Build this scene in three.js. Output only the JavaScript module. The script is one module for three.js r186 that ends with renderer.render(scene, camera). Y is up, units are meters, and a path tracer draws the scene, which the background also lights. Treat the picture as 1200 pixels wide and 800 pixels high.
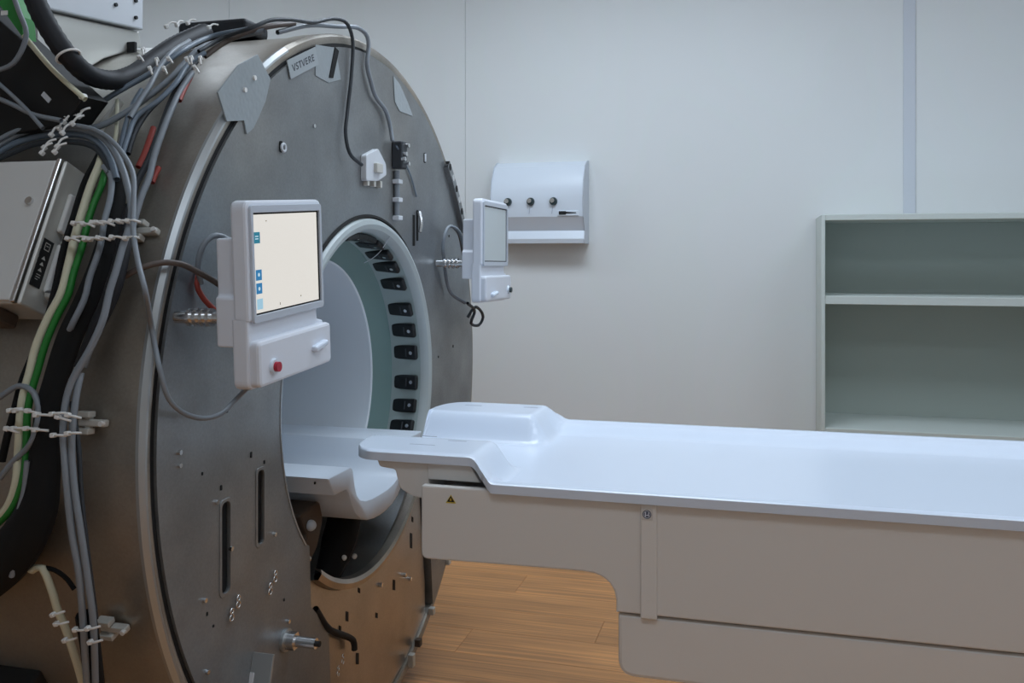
import * as THREE from 'three';
import { RoundedBoxGeometry } from 'three/addons/geometries/RoundedBoxGeometry.js';
import { mergeGeometries, mergeVertices, toCreasedNormals } from 'three/addons/utils/BufferGeometryUtils.js';
import { RectAreaLightUniformsLib } from 'three/addons/lights/RectAreaLightUniformsLib.js';

// ---------- camera, light, exposure ----------
const scene = new THREE.Scene();
const renderer = new THREE.WebGLRenderer({ antialias: true });
renderer.toneMapping = THREE.LinearToneMapping;
renderer.toneMappingExposure = 0.64;
renderer.shadowMap.enabled = true;
const camera = new THREE.PerspectiveCamera(2 * Math.atan(400 / 1080) * 180 / Math.PI, 1.5, 0.05, 40);
camera.position.set(0.99, 1.295, 2.2);
camera.rotation.set(0, 0.268, 0);
camera.setViewOffset(1200, 800, 0, 100, 1200, 800);       // lens shifted: horizon above the middle of the frame
scene.background = new THREE.Color(0x000000);
RectAreaLightUniformsLib.init();
const CEIL = 2.8;
const LAMP_COLOR = new THREE.Color().setRGB(0.80, 0.92, 1.06);
const LAMPS = [[0.45, -0.4, 15], [2.3, 0.2, 9], [0.9, 1.9, 5], [-1.7, -0.6, 6]];   // x, z, intensity

const LAMP_LABELS = ['white ceiling light panel above the head end of the table', 'white ceiling light panel above the foot end of the table', 'white ceiling light panel nearest the viewer', 'white ceiling light panel above the back of the drum'];

// ---------- helpers ----------
let seed = 11;
const rnd = () => { seed = (seed * 1664525 + 1013904223) >>> 0; return seed / 4294967296; };
const taken = {};
function numbered(n) { const k = taken[n] = (taken[n] ?? -1) + 1; return k ? `${n}_${String(k).padStart(3, '0')}` : n; }
function shadows(m) { m.castShadow = true; m.receiveShadow = true; return m; }
function tag(o, label, category, group) { o.userData.label = label; o.userData.category = category; if (group) o.userData.group = group; return o; }
// a Group at the base of a thing; the parts' geometries are given in world coordinates unless local is set
function thing(name, label, category, pos = [0, 0, 0], group) {
  const o = new THREE.Group(); o.name = numbered(name); o.position.set(...pos); scene.add(o);
  return tag(o, label, category, group);
}
function part(name, geo, mat, parent, label, local) {
  const m = shadows(new THREE.Mesh(geo, mat)); m.name = name;
  if (!local) { let p = parent, o = new THREE.Vector3(); while (p && p !== scene) { o.add(p.position); p = p.parent; } geo.translate(-o.x, -o.y, -o.z); }
  if (label) m.userData.label = label;
  parent.add(m); return m;
}
const lpart = (name, geo, mat, parent, label) => part(name, geo, mat, parent, label, true);
function solo(name, geo, mat, label, category, group) {           // a thing that is one mesh, origin at its base
  geo.computeBoundingBox(); const b = geo.boundingBox.clone(), c = b.getCenter(new THREE.Vector3());
  geo.translate(-c.x, -b.min.y, -c.z);
  const m = shadows(new THREE.Mesh(geo, mat)); m.name = numbered(name); m.position.set(c.x, b.min.y, c.z); scene.add(m);
  return tag(m, label, category, group);
}
function struct(name, geo, mat, parent = scene) {
  const m = shadows(new THREE.Mesh(geo, mat)); m.name = name; if (parent === scene) m.userData.kind = 'structure'; parent.add(m); return m;
}
const rbox = (x0, x1, y0, y1, z0, z1, r = 0.004, s = 2) => new RoundedBoxGeometry(x1 - x0, y1 - y0, z1 - z0, s, Math.min(r, (x1 - x0) / 2.01, (y1 - y0) / 2.01, (z1 - z0) / 2.01)).translate((x0 + x1) / 2, (y0 + y1) / 2, (z0 + z1) / 2);
const cbox = (c, w, h, d, r = 0.002, s = 1) => new RoundedBoxGeometry(w, h, d, s, Math.min(r, w / 2.01, h / 2.01, d / 2.01)).translate(...c);
const V = (p) => new THREE.Vector3(...p);
function tube(pts, r, seg, rs = 8) {
  const c = new THREE.CatmullRomCurve3(pts.map(V), false, 'centripetal');
  const n = seg ?? Math.max(8, Math.min(90, Math.round(c.getLength() / 0.012)));
  const body = new THREE.TubeGeometry(c, n, r, rs, false);
  return body;
}
function taperTube(pts, radii, seg = 60, rs = 14, ridge = 0) {     // radius varies along the path, optional corrugation
  const c = new THREE.CatmullRomCurve3(pts.map(V), false, 'centripetal');
  const g = new THREE.TubeGeometry(c, seg, 1, rs, false), p = g.attributes.position, q = new THREE.Vector3(), o = new THREE.Vector3();
  for (let i = 0; i <= seg; i++) {
    c.getPointAt(i / seg, o);
    const t = i / seg * (radii.length - 1), k = Math.min(radii.length - 2, Math.floor(t));
    let r = radii[k] + (radii[k + 1] - radii[k]) * (t - k); if (ridge) r *= 1 + ridge * (i % 2 ? 1 : -1);
    for (let j = 0; j <= rs; j++) { const n = i * (rs + 1) + j; q.fromBufferAttribute(p, n).sub(o).multiplyScalar(r).add(o); p.setXYZ(n, q.x, q.y, q.z); }
  }
  g.computeVertexNormals(); return g;
}
function shapeOf(pts) { const s = new THREE.Shape(); pts.forEach(([a, b], i) => i ? s.lineTo(a, b) : s.moveTo(a, b)); s.closePath(); return s; }
function rounded(pts, radii) {                                     // polygon with rounded corners
  const out = [], n = pts.length;
  for (let i = 0; i < n; i++) {
    const r = Array.isArray(radii) ? radii[i] : radii, p = new THREE.Vector2(...pts[i]);
    if (!r) { out.push(pts[i]); continue; }
    const a = new THREE.Vector2(...pts[(i + n - 1) % n]).sub(p).normalize(), b = new THREE.Vector2(...pts[(i + 1) % n]).sub(p).normalize();
    const t0 = p.clone().addScaledVector(a, r), t1 = p.clone().addScaledVector(b, r);
    for (let k = 0; k <= 6; k++) { const t = k / 6; out.push([(1 - t) ** 2 * t0.x + 2 * t * (1 - t) * p.x + t * t * t1.x, (1 - t) ** 2 * t0.y + 2 * t * (1 - t) * p.y + t * t * t1.y]); }
  }
  return out;
}
// outline in (z, y), swept from x0 to x1
function sweepX(pts, x0, x1, bevel = 0, holes = []) {
  const s = shapeOf(pts.map(([z, y]) => [-z, y]));
  for (const h of holes) s.holes.push(new THREE.Path(h.map(([z, y]) => new THREE.Vector2(-z, y))));
  const g = new THREE.ExtrudeGeometry(s, { depth: x1 - x0 - 2 * bevel, bevelEnabled: bevel > 0, bevelThickness: bevel, bevelSize: bevel, bevelOffset: -bevel, bevelSegments: 2, curveSegments: 24 });
  return g.rotateY(Math.PI / 2).translate(x0 + bevel, 0, 0);
}
// outline in (x, y), swept from z0 to z1
function sweepZ(pts, z0, z1, bevel = 0, holes = []) {
  const s = shapeOf(pts); for (const h of holes) s.holes.push(new THREE.Path(h.map(([a, b]) => new THREE.Vector2(a, b))));
  const g = new THREE.ExtrudeGeometry(s, { depth: z1 - z0 - 2 * bevel, bevelEnabled: bevel > 0, bevelThickness: bevel, bevelSize: bevel, bevelOffset: -bevel, bevelSegments: 2, curveSegments: 24 });
  return g.translate(0, 0, z0 + bevel);
}
const HC = 0.95;                                                   // height of the bore axis
// profile in (radius, x) turned about the bore axis; angle 0 = towards the camera (+z), 90 = up
function turned(prof, seg = 128, a0 = 0, a1 = 360) {
  const pos = [], idx = [], uv = []; const n = prof.length; let len = 0; const L = [0];
  for (let j = 1; j < n; j++) L.push(len += Math.hypot(prof[j][0] - prof[j - 1][0], prof[j][1] - prof[j - 1][1]));
  for (let i = 0; i <= seg; i++) {
    const a = (a0 + (a1 - a0) * i / seg) * Math.PI / 180;
    for (let j = 0; j < n; j++) { pos.push(prof[j][1], HC + prof[j][0] * Math.sin(a), prof[j][0] * Math.cos(a)); uv.push(a * 0.9, L[j]); }
  }
  for (let i = 0; i < seg; i++) for (let j = 0; j < n - 1; j++) { const p = i * n + j, q = p + n; idx.push(p, p + 1, q, q, p + 1, q + 1); }
  let g = new THREE.BufferGeometry(); g.setAttribute('position', new THREE.Float32BufferAttribute(pos, 3)); g.setAttribute('uv', new THREE.Float32BufferAttribute(uv, 2)); g.setIndex(idx);
  g = toCreasedNormals(g, 0.6); return g;
}
const circ = (r, n = 96, cz = 0, cy = HC) => Array.from({ length: n }, (_, i) => [cz + r * Math.cos(i / n * 2 * Math.PI), cy + r * Math.sin(i / n * 2 * Math.PI)]);
const arcPts = (r, a0, a1, n = 40) => Array.from({ length: n + 1 }, (_, i) => { const a = (a0 + (a1 - a0) * i / n) * Math.PI / 180; return [r * Math.cos(a), HC + r * Math.sin(a)]; });
const onBarrel = (x, deg, r) => [x, HC + r * Math.sin(deg * Math.PI / 180), r * Math.cos(deg * Math.PI / 180)];
const cylX = (c, r, len, n = 16) => new THREE.CylinderGeometry(r, r, len, n).rotateZ(-Math.PI / 2).translate(...c);
const mg = (list) => mergeGeometries(list.map((g) => { const h = g.index ? g.toNonIndexed() : g; for (const k of Object.keys(h.attributes)) if (!['position', 'normal', 'uv'].includes(k)) h.deleteAttribute(k); return h; }));
const smooth = (a, b, x) => { const t = Math.min(1, Math.max(0, (x - a) / (b - a))); return t * t * (3 - 2 * t); };

// ---------- textures ----------
const hash = (x, y, s) => { let h = (x * 374761393 + y * 668265263 + s * 1274126177) | 0; h = Math.imul(h ^ (h >>> 13), 1274126177); return ((h ^ (h >>> 16)) >>> 0) / 4294967296; };
function vnoise(x, y, px, py, s) {
  const x0 = Math.floor(x), y0 = Math.floor(y), fx = x - x0, fy = y - y0, w = (a, p) => ((a % p) + p) % p, u = fx * fx * (3 - 2 * fx), v = fy * fy * (3 - 2 * fy);
  const h = (i, j) => hash(w(i, px), w(j, py), s);
  return (h(x0, y0) * (1 - u) + h(x0 + 1, y0) * u) * (1 - v) + (h(x0, y0 + 1) * (1 - u) + h(x0 + 1, y0 + 1) * u) * v;
}
function texture(n, fn, repX, repY, color) {
  const d = new Uint8Array(n * n * 4);
  for (let j = 0; j < n; j++) for (let i = 0; i < n; i++) { const c = fn(i / n, j / n); for (let k = 0; k < 3; k++) d[(j * n + i) * 4 + k] = Math.max(0, Math.min(255, Array.isArray(c) ? c[k] : c)); d[(j * n + i) * 4 + 3] = 255; }
  const t = new THREE.DataTexture(d, n, n); t.wrapS = t.wrapT = THREE.RepeatWrapping; t.magFilter = THREE.LinearFilter; t.minFilter = THREE.LinearMipmapLinearFilter; t.generateMipmaps = true; t.repeat.set(repX, repY);
  if (color) t.colorSpace = THREE.SRGBColorSpace; t.needsUpdate = true; return t;
}
const fb = (u, v, f, s) => 0.5 * vnoise(u * f, v * f, f, f, s) + 0.3 * vnoise(u * f * 2, v * f * 2, f * 2, f * 2, s + 1) + 0.2 * vnoise(u * f * 4, v * f * 4, f * 4, f * 4, s + 2);
// stained, brushed steel: mottled tone with fine scratches
const steelMap = texture(512, (u, v) => { const m = fb(u, v, 5, 3), s = vnoise(u * 256, v * 256, 256, 256, 9), q = vnoise(u * 3, v * 3, 3, 3, 14), b = 180 + (m - 0.5) * 42 + (s - 0.5) * 10 + (q - 0.5) * 24; const w = (vnoise(u * 4, v * 3, 4, 3, 23) - 0.45) * 0.07; return [b * (1 + w), b * 0.995, b * (0.985 - w)]; }, 1.3, 1.3, true);
const steelRough = texture(256, (u, v) => { const m = fb(u, v, 6, 31), s = vnoise(u * 128, v * 128, 128, 128, 19); return 165 + (m - 0.5) * 80 + (s - 0.5) * 20; }, 1.3, 1.3);
const wallMap = texture(256, (u, v) => { const m = fb(u, v, 4, 51), b = 238 + (m - 0.5) * 10; return [b * 0.972, b * 0.986, b * 0.985]; }, 0.5, 0.5, true);
const woodMaps = [0, 1, 2, 3].map((k) => texture(256, (u, v) => {
  const w = fb(u, v, 4, 70 + k), g = vnoise(u * 3 + w * 1.2, v * 36 + w * 3, 3, 36, 80 + k), g2 = vnoise(u * 5, v * 110, 5, 110, 90 + k);
  const t = 0.98 + (g - 0.5) * 0.2 + (g2 - 0.5) * 0.1 + (w - 0.5) * 0.18 + (k - 1.5) * 0.03; return [203 * t, 145 * t, 90 * t];
}, 1, 1, true));

// ---------- materials ----------
const std = (color, roughness = 0.6, metalness = 0, more = {}) => new THREE.MeshStandardMaterial({ color, roughness, metalness, ...more });
const M = {
  wall: std(0xffffff, 0.75, 0, { map: wallMap }), ceiling: std(0xf0f0ee, 0.85), joint: std(0xdfe3e8, 0.7), jointStrip: std(0xd2d8e0, 0.6),
  plate: std(0xccd3d9, 0.7, 0.7, { map: steelMap, roughnessMap: steelRough }),
  barrel: std(0xe0dcd4, 0.66, 0.62, { map: steelMap, roughnessMap: steelRough }),
  polished: std(0xfffaf4, 0.36, 0.92, { map: steelMap }),
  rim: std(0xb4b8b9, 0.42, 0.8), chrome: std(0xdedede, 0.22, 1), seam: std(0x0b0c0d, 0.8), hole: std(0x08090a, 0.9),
  trim: std(0xb4bdbe, 0.5, 0.1), ringGrey: std(0x98a6a5, 0.55, 0.1), teal: std(0x75918f, 0.5, 0.1), liner: std(0xe4eaef, 0.32),
  tray: std(0x0b1013, 0.45), white: std(0xdfe8f2, 0.32), gloss: std(0xe0eaf8, 0.24), cream: std(0xe6e3de, 0.5), creamLow: std(0xe8e5e0, 0.5),
  display: std(0xe3e7ef, 0.42), bezel: std(0xc5ccd6, 0.35), cable: std(0x858c93, 0.45), cableBlue: std(0x6c7986, 0.45), cableDark: std(0x33383d, 0.55),
  black: std(0x040506, 0.9), hose: std(0x090c14, 0.62), creamCable: std(0xd9d6bb, 0.5), green: std(0x1d7a2a, 0.5), red: std(0xa2443a, 0.5), brownCable: std(0x5f544e, 0.55),
  tie: std(0xeceae6, 0.5), mount: std(0xc9c7bf, 0.35, 0, { transparent: false }), boxSteel: std(0xd2d2cc, 0.4, 0.4), boxFront: std(0xdadad7, 0.5, 0),
  tape: std(0x9ca3a6, 0.3, 0.1, { bumpMap: steelRough, bumpScale: 0.006 }), dark: std(0x17181a, 0.7), pcb: std(0x0a0a0b, 0.6), pcbGreen: std(0x2f8a3c, 0.55), rust: std(0x5d5046, 0.6, 0.3), shelf: std(0xccd4cf, 0.55), shelfBack: std(0xb6c0b9, 0.6),
  darkScreen: std(0xc9d2d4, 0.3), copper: std(0x8d5b3a, 0.35, 0.8), redBtn: std(0xb3243a, 0.4), outlet: std(0x3b4a4c, 0.4, 0.3), slotMark: std(0xa3abb8, 0.5), yellow: std(0xd9b01e, 0.5), navy: std(0x18284f, 0.5), offwhite: std(0xd5d9de, 0.4),
};

// ---------- the room ----------
const RX0 = -2.8, RX1 = 3.4, RZ0 = -1.8, RZ1 = 3.2, T = 0.12;
{
  const floor = new THREE.Group(); floor.name = 'floor'; floor.userData.kind = 'structure'; scene.add(floor);
  struct('subfloor', rbox(RX0 - T, RX1 + T, -0.14, -0.012, RZ0 - T, RZ1 + T, 0.001, 1), M.dark, floor);
  const W = 0.19, LEN = 1.24; let row = 0;
  const woodMats = woodMaps.map((t) => std(0xffffff, 0.42, 0, { map: t }));
  const full = new RoundedBoxGeometry(LEN - 0.001, 0.012, W - 0.001, 1, 0.0006);
  for (let z = RZ0; z < RZ1 - 0.01; z += W, row++) for (let x = RX0 - (row * 0.43) % LEN; x < RX1; x += LEN) {
    const a = Math.max(x, RX0), b = Math.min(x + LEN, RX1), z1 = Math.min(z + W, RZ1); if (b - a < 0.05) continue;
    const g = b - a > LEN - 0.001 && z1 - z > W - 0.001 ? full : new RoundedBoxGeometry(b - a - 0.001, 0.012, z1 - z - 0.001, 1, 0.0006);
    const m = struct('plank', g, woodMats[Math.floor(rnd() * 4)], floor); m.position.set((a + b) / 2, -0.006, (z + z1) / 2);
  }
  // back wall: steel-faced panels with narrow joints and one wide cover strip
  const wb = new THREE.Group(); wb.name = 'wall_back'; wb.userData.kind = 'structure'; scene.add(wb);
  struct('wall_core', rbox(RX0 - T, RX1 + T, 0, CEIL, RZ0 - T, RZ0 - 0.02, 0.001, 1), M.joint, wb);
  const cuts = [RX0, -1.55, -0.33, 1.55, RX1];
  for (let i = 0; i < 4; i++) struct('panel', rbox(cuts[i] + 0.0008, cuts[i + 1] - 0.0008, 0.001, CEIL - 0.001, RZ0 - 0.02, RZ0, 0.001, 1), M.wall, wb);
  struct('joint_strip', rbox(1.527, 1.573, 0.001, CEIL - 0.001, RZ0, RZ0 + 0.006, 0.002, 1), M.jointStrip, wb);
  struct('wall_left', rbox(RX0 - T, RX0, 0, CEIL, RZ0, RZ1, 0.001, 1), M.wall);
  struct('wall_right', rbox(RX1, RX1 + T, 0, CEIL, RZ0, RZ1, 0.001, 1), M.wall);
  struct('wall_front', rbox(RX0 - T, RX1 + T, 0, CEIL, RZ1, RZ1 + T, 0.001, 1), M.wall);
  struct('ceiling', rbox(RX0 - T, RX1 + T, CEIL, CEIL + T, RZ0 - T, RZ1 + T, 0.001, 1), M.ceiling);
  const glow = new THREE.MeshStandardMaterial({ color: 0xffffff, emissive: LAMP_COLOR, emissiveIntensity: 2.2 });
  for (const [x, z, I] of LAMPS) {
    const l = thing('ceiling_light', LAMP_LABELS[LAMPS.findIndex((q) => q[0] === x)], 'light', [x, CEIL - 0.03, z], 'ceiling light panels');
    lpart('frame', mg([rbox(-0.62, 0.62, 0, 0.03, -0.32, -0.3), rbox(-0.62, 0.62, 0, 0.03, 0.3, 0.32), rbox(-0.62, -0.6, 0, 0.03, -0.3, 0.3), rbox(0.6, 0.62, 0, 0.03, -0.3, 0.3)]), M.white, l);
    lpart('diffuser', rbox(-0.6, 0.6, 0.01, 0.02, -0.3, 0.3, 0.001, 1), glow, l);
    const r = new THREE.RectAreaLight(LAMP_COLOR, I, 1.2, 0.6); r.position.set(0, 0.004, 0); r.rotation.x = -Math.PI / 2; r.name = 'lamp_light'; l.add(r);
  }
}

// ---------- magnet ----------
const mag = thing('scanner_magnet', 'bare steel drum of a scanner magnet with round bore and its covers removed', 'scanner', [-0.75, 0, 0]);
{
  part('barrel', turned([[0.870, -0.05], [0.870, -0.004], [0.880, 0], [0.890, -0.002], [0.897, -0.012], [0.897, -0.06], [0.893, -0.075], [0.893, -1.44], [0.87, -1.5], [0.5, -1.5], [0.5, -1.46]], 160), M.barrel, mag);
  part('rim_strip', turned([[0.886, 0.0], [0.888, 0.003], [0.892, 0.002], [0.8985, -0.006], [0.8985, -0.012]], 120, -50, 62), M.rim, mag, 'bright rounded steel edge of the front plate');
  part('rim_seam', turned([[0.862, -0.002], [0.874, -0.002]], 160, -62, 90), M.seam, mag);
  // backing disc behind the plates
  part('end_wall', turned([[0.50, -0.05], [0.872, -0.05]], 128), M.plate, mag);
  const SLOTS = [[0.660, 0.656, 0.831, 0.030], [0.535, 0.712, 0.863, 0.026]];
  const slotRing = (z, y0, y1, w, e) => rounded([[z - w / 2 - e, y0 - e], [z + w / 2 + e, y0 - e], [z + w / 2 + e, y1 + e], [z - w / 2 - e, y1 + e]], w * 0.45);
  // front plate: full disc less the bore and less the cut-out below it
  const outer = arcPts(0.865, -75.5, 237, 120);
  const plate = [...outer, [-0.455, 0.36], [-0.42, 0.60], ...arcPts(0.452, 200, -41, 90).map(([z, y]) => [z, y]).filter(([z, y]) => true), [0.326, 0.645], [0.318, 0.505], [0.232, 0.425], [0.222, 0.30]];
  part('front_plate', sweepX(plate, -0.03, 0.004, 0, SLOTS.map(([z, y0, y1, w]) => slotRing(z, y0, y1, w, 0))), M.plate, mag, 'dull grey steel front plate with slots and bolt holes');
  // polished plate under the bore, set back, with its own lip
  const lower = [...arcPts(0.868, -75, -121, 30), [-0.445, 0.30], [-0.40, 0.58], ...arcPts(0.49, -148, -53.5, 40), [0.29, 0.49], [0.205, 0.41], [0.2, 0.3]];
  part('lower_plate', sweepX(lower, -0.036, -0.012, 0.002), M.polished, mag, 'polished steel plate below the bore mirroring the wooden floor');
  part('bore_lip', turned([[0.462, -0.014], [0.464, 0.006], [0.474, 0.01], [0.488, 0.006], [0.49, -0.012]], 60, 221, 306), M.polished, mag, 'raised curved lip under the bore');
  part('edge_bar', tube([[0.0, 0.49, 0.29], [0.004, 0.425, 0.235], [0.006, 0.34, 0.10], [0.006, 0.318, 0.095]], 0.008, 20), M.dark, mag);
  // bore: rounded trim, ring carrying the trays, teal step, white tube
  part('bore_trim', turned([[0.441, -0.02], [0.4435, 0.004], [0.437, 0.014], [0.427, 0.017], [0.415, 0.012], [0.408, 0], [0.4075, -0.012]], 110, 14, 208), M.trim, mag, 'pale grey rounded trim around the bore');
  part('bore_gasket', turned([[0.4435, 0.0], [0.4455, 0.009], [0.4525, 0.006], [0.4525, -0.01]], 120, 14, 210), M.seam, mag);
  part('hole_edge', turned([[0.4525, 0.003], [0.4525, 0.0055], [0.4565, 0.0055], [0.4565, 0.003]], 40, -41, 20), M.rim, mag);
  part('tray_ring', turned([[0.4075, -0.012], [0.404, -0.03], [0.396, -0.1]], 110, 14, 212), M.ringGrey, mag);
  part('step_ring', turned([[0.396, -0.1], [0.39, -0.104], [0.345, -0.137], [0.338, -0.14], [0.338, -0.146]], 128, -32, 212), M.teal, mag, 'dull teal ring stepping in to the bore');
  part('bore_tube', turned([[0.3385, -0.138], [0.335, -0.142], [0.335, -1.46], [0.36, -1.46]], 128), M.liner, mag, 'smooth pale tube lining the bore');
  part('bore_cavity', turned([[0.50, -0.03], [0.47, -0.25], [0.338, -0.27]], 64, 205, 335), M.plate, mag);
  for (const [x, z] of [[-0.25, 0.45], [-0.25, -0.45], [-1.2, 0.45], [-1.2, -0.45]]) part('foot', rbox(x - 0.12, x + 0.12, 0, 0.27, z - 0.1, z + 0.1, 0.008), M.dark, mag);
  // black trays around the bore, each with its screw
  const trays = [[97, 0.06], [88, 0.055], [80, 0.05], [71, 0.04], [61, 0.036], [52, 0.036], [41.5, 0.036], [28, 0.036], [18, 0.036], [8, 0.036], [-5, 0.036], [-15, 0.034], [-24, 0.034]];
  for (const [deg, w] of trays) {
    const t = new THREE.Group(); t.name = 'tray'; const a = Math.PI - deg * Math.PI / 180;      // angle on the far side
    t.position.set(-0.06 + 0.75, HC + 0.401 * Math.sin(a), 0.401 * Math.cos(a)); t.rotation.x = -a; mag.add(t);
    lpart('tray_body', new RoundedBoxGeometry(0.086, w * 1.2, 0.016, 2, 0.006).rotateY(0.12), M.tray, t);
    lpart('screw', new THREE.CylinderGeometry(0.0055, 0.0055, 0.008, 10).rotateX(Math.PI / 2).rotateY(0.1).translate(0.024, 0, -0.008), M.chrome, t);
    lpart('notch_plate', new RoundedBoxGeometry(0.004, w * 0.7, 0.006, 1, 0.001).translate(0.008, 0, -0.008), M.cableDark, t);
  }
  // wire stretched over the trays
  part('lead_wire', tube([[0.015, 1.348, -0.108], [-0.03, 1.309, -0.149], [-0.07, 1.288, -0.182], [-0.1, 1.276, -0.197]], 0.0012, 14, 6), M.offwhite, mag);
  // slots and holes in the front plate
  for (const [z, y0, y1, w] of SLOTS) part('slot_shade_fill', sweepX(slotRing(z, y0, y1, w, -0.0005), -0.03, -0.002), M.hole, mag);  // solid black plugs filling the slots, painting in the shade of their depth
  for (const [z, y0, y1, w] of SLOTS) part('slot_lip', sweepX(slotRing(z, y0, y1, w, 0.005), 0.003, 0.006, 0.0008, [slotRing(z, y0, y1, w, 0)]), M.plate, mag);
  const holes = [[0.453, 1.526, 0.014, 0.024], [-0.399, 1.59, 0.014, 0.03], [0.36, 1.385, 0.007, 0.014], [0.30, 0.78, 0.006, 0.006], [0.675, 0.86, 0.006, 0.01], [0.57, 0.90, 0.006, 0.012], [0.655, 1.0, 0.005, 0.005], [-0.66, 1.0, 0.006, 0.009], [-0.52, 0.98, 0.005, 0.007], [-0.62, 1.36, 0.006, 0.008], [0.52, 0.875, 0.005, 0.008], [0.44, 0.565, 0.004, 0.006], [0.72, 0.64, 0.004, 0.007], [0.70, 0.61, 0.005, 0.005], [0.735, 0.9, 0.004, 0.006]];
  for (const [z, y, w, h] of holes) part('bolt_hole', sweepX(rounded([[z - w / 2, y - h / 2], [z + w / 2, y - h / 2], [z + w / 2, y + h / 2], [z - w / 2, y + h / 2]], Math.min(w, h) * 0.4), 0.003, 0.0052), M.hole, mag);
  for (const [, y, z] of [[0, 0.953, 0.804], [0, 0.93, 0.804], [0, 0.668, 0.729], [0, 0.513, 0.424], [0, 0.534, 0.721], [0, 0.716, 0.481], [0, 0.837, 0.691], [0, 1.589, 0.309], [0, 0.736, 0.643], [0, 1.295, -0.827]]) part('small_screw', cylX([0.006, y, z], 0.0045, 0.006, 8), M.chrome, mag);
  part('eye_ring', new THREE.TorusGeometry(0.008, 0.003, 8, 18).rotateY(Math.PI / 2).translate(0.009, 1.524, 0.450), M.offwhite, mag);
  part('hole_liner', rbox(0.004, 0.009, 1.578, 1.602, -0.402, -0.394, 0.002), M.offwhite, mag);
  // slotted latch right of the bore top
  { const s = new THREE.Group(); s.name = 'latch'; mag.add(s);
    part('latch_slot', rbox(0.003, 0.0056, 1.325, 1.415, -0.318, -0.302, 0.002), M.hole, s);
    part('latch_slot', rbox(0.003, 0.0056, 1.34, 1.43, -0.345, -0.332, 0.002), M.hole, s);
    part('latch_pin', tube([[0.012, 1.425, -0.335], [0.02, 1.395, -0.33], [0.018, 1.365, -0.325]], 0.006, 8), M.chrome, s); }
  // terminal strip and junction block above the bore
  { const s = new THREE.Group(); s.name = 'junction_block'; mag.add(s);
    part('block', rbox(0.004, 0.035, 1.535, 1.61, -0.185, -0.145, 0.005), M.cableDark, s);
    for (const [y, z] of [[1.6, -0.175], [1.575, -0.158], [1.55, -0.178], [1.56, -0.15]]) part('terminal', cylX([0.038, y, z], 0.006, 0.012, 8), M.chrome, s);
    part('conduit', tube([[0.012, 1.53, -0.165], [0.012, 1.47, -0.165], [0.012, 1.40, -0.163]], 0.008, 12), M.cable, s);
    for (const y of [1.50, 1.45, 1.40]) part('clip', rbox(0.004, 0.024, y - 0.006, y + 0.006, -0.178, -0.150, 0.002), M.offwhite, s); }
  // plug plate held by the black lead
  { const s = new THREE.Group(); s.name = 'plug_plate'; mag.add(s);
    part('plug_body', sweepX(rounded([[0.055, 1.485], [0.055, 1.55], [-0.02, 1.575], [-0.07, 1.54], [-0.075, 1.51], [-0.02, 1.49]], 0.008), 0.004, 0.02, 0.002), M.offwhite, s);
    part('plug_socket', rbox(0.018, 0.03, 1.51, 1.535, -0.03, 0.01, 0.003), M.mount, s);
    for (const z of [0.035, -0.005, -0.045]) part('plug_foot', rbox(0.004, 0.018, 1.474, 1.492, z - 0.006, z + 0.006, 0.002), M.mount, s); }
  // pairs of wire clips low on the plate
  for (const [z, y] of [[0.645, 0.605], [0.622, 0.622], [0.503, 0.605], [0.483, 0.624], [0.19, 0.30], [0.165, 0.318]]) {
    const g = mg([new THREE.TorusGeometry(0.0065, 0.0016, 6, 14).rotateY(Math.PI / 2).translate(0.008, y, z), new THREE.TorusGeometry(0.005, 0.0016, 6, 14).rotateY(Math.PI / 2).translate(0.008, y + 0.012, z - 0.001)]);
    part('wire_clip', g, M.chrome, mag);
  }
  // stud with nut, and angle bracket at the foot of the plate
  { const s = new THREE.Group(); s.name = 'stud'; mag.add(s);
    part('washer', cylX([0.006, 0.478, 0.435], 0.024, 0.008, 24), M.rim, s);
    part('nut', new THREE.CylinderGeometry(0.019, 0.019, 0.02, 6).rotateZ(Math.PI / 2).translate(0.02, 0.478, 0.435), M.chrome, s);
    part('shaft', cylX([0.052, 0.478, 0.435], 0.0115, 0.05, 20), M.chrome, s);
    part('tip', cylX([0.08, 0.478, 0.435], 0.006, 0.012, 12), M.dark, s); }
  { const s = new THREE.Group(); s.name = 'angle_bracket'; mag.add(s);
    part('bracket_plate', sweepX([[0.60, 0.36], [0.575, 0.47], [0.535, 0.458], [0.50, 0.36]], 0.004, 0.014, 0.001), M.offwhite, s);
    part('bracket_web', sweepX([[0.606, 0.36], [0.563, 0.505], [0.557, 0.503], [0.596, 0.36]], 0.004, 0.05, 0.001), M.rim, s);
    part('bracket_screw', cylX([0.015, 0.435, 0.53], 0.005, 0.006, 10), M.hole, s); }
  // tape strips and a lettered label near the top edge
  const patch = (pts, x, mat, nm, lab) => part(nm, sweepX(pts, 0.004, x, 0.0006), mat, mag, lab);
  patch([[0.66, 1.55], [0.69, 1.60], [0.62, 1.665], [0.55, 1.70], [0.50, 1.66], [0.52, 1.61], [0.565, 1.55], [0.59, 1.535], [0.60, 1.56]], 0.0075, M.tape, 'tape_patch', 'translucent crumpled tape on the plate edge');
  patch([[0.30, 1.705], [0.30, 1.775], [0.20, 1.79], [0.17, 1.72], [0.235, 1.70]], 0.006, M.tape, 'tape_patch');
  patch([[-0.155, 1.79], [-0.2, 1.775], [-0.26, 1.735], [-0.30, 1.70], [-0.2, 1.70], [-0.165, 1.72]], 0.006, M.tape, 'tape_patch');
  part('tape_slot', sweepX([[0.215, 1.715], [0.235, 1.712], [0.205, 1.79], [0.185, 1.785]], 0.006, 0.008), M.hole, mag);
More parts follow.
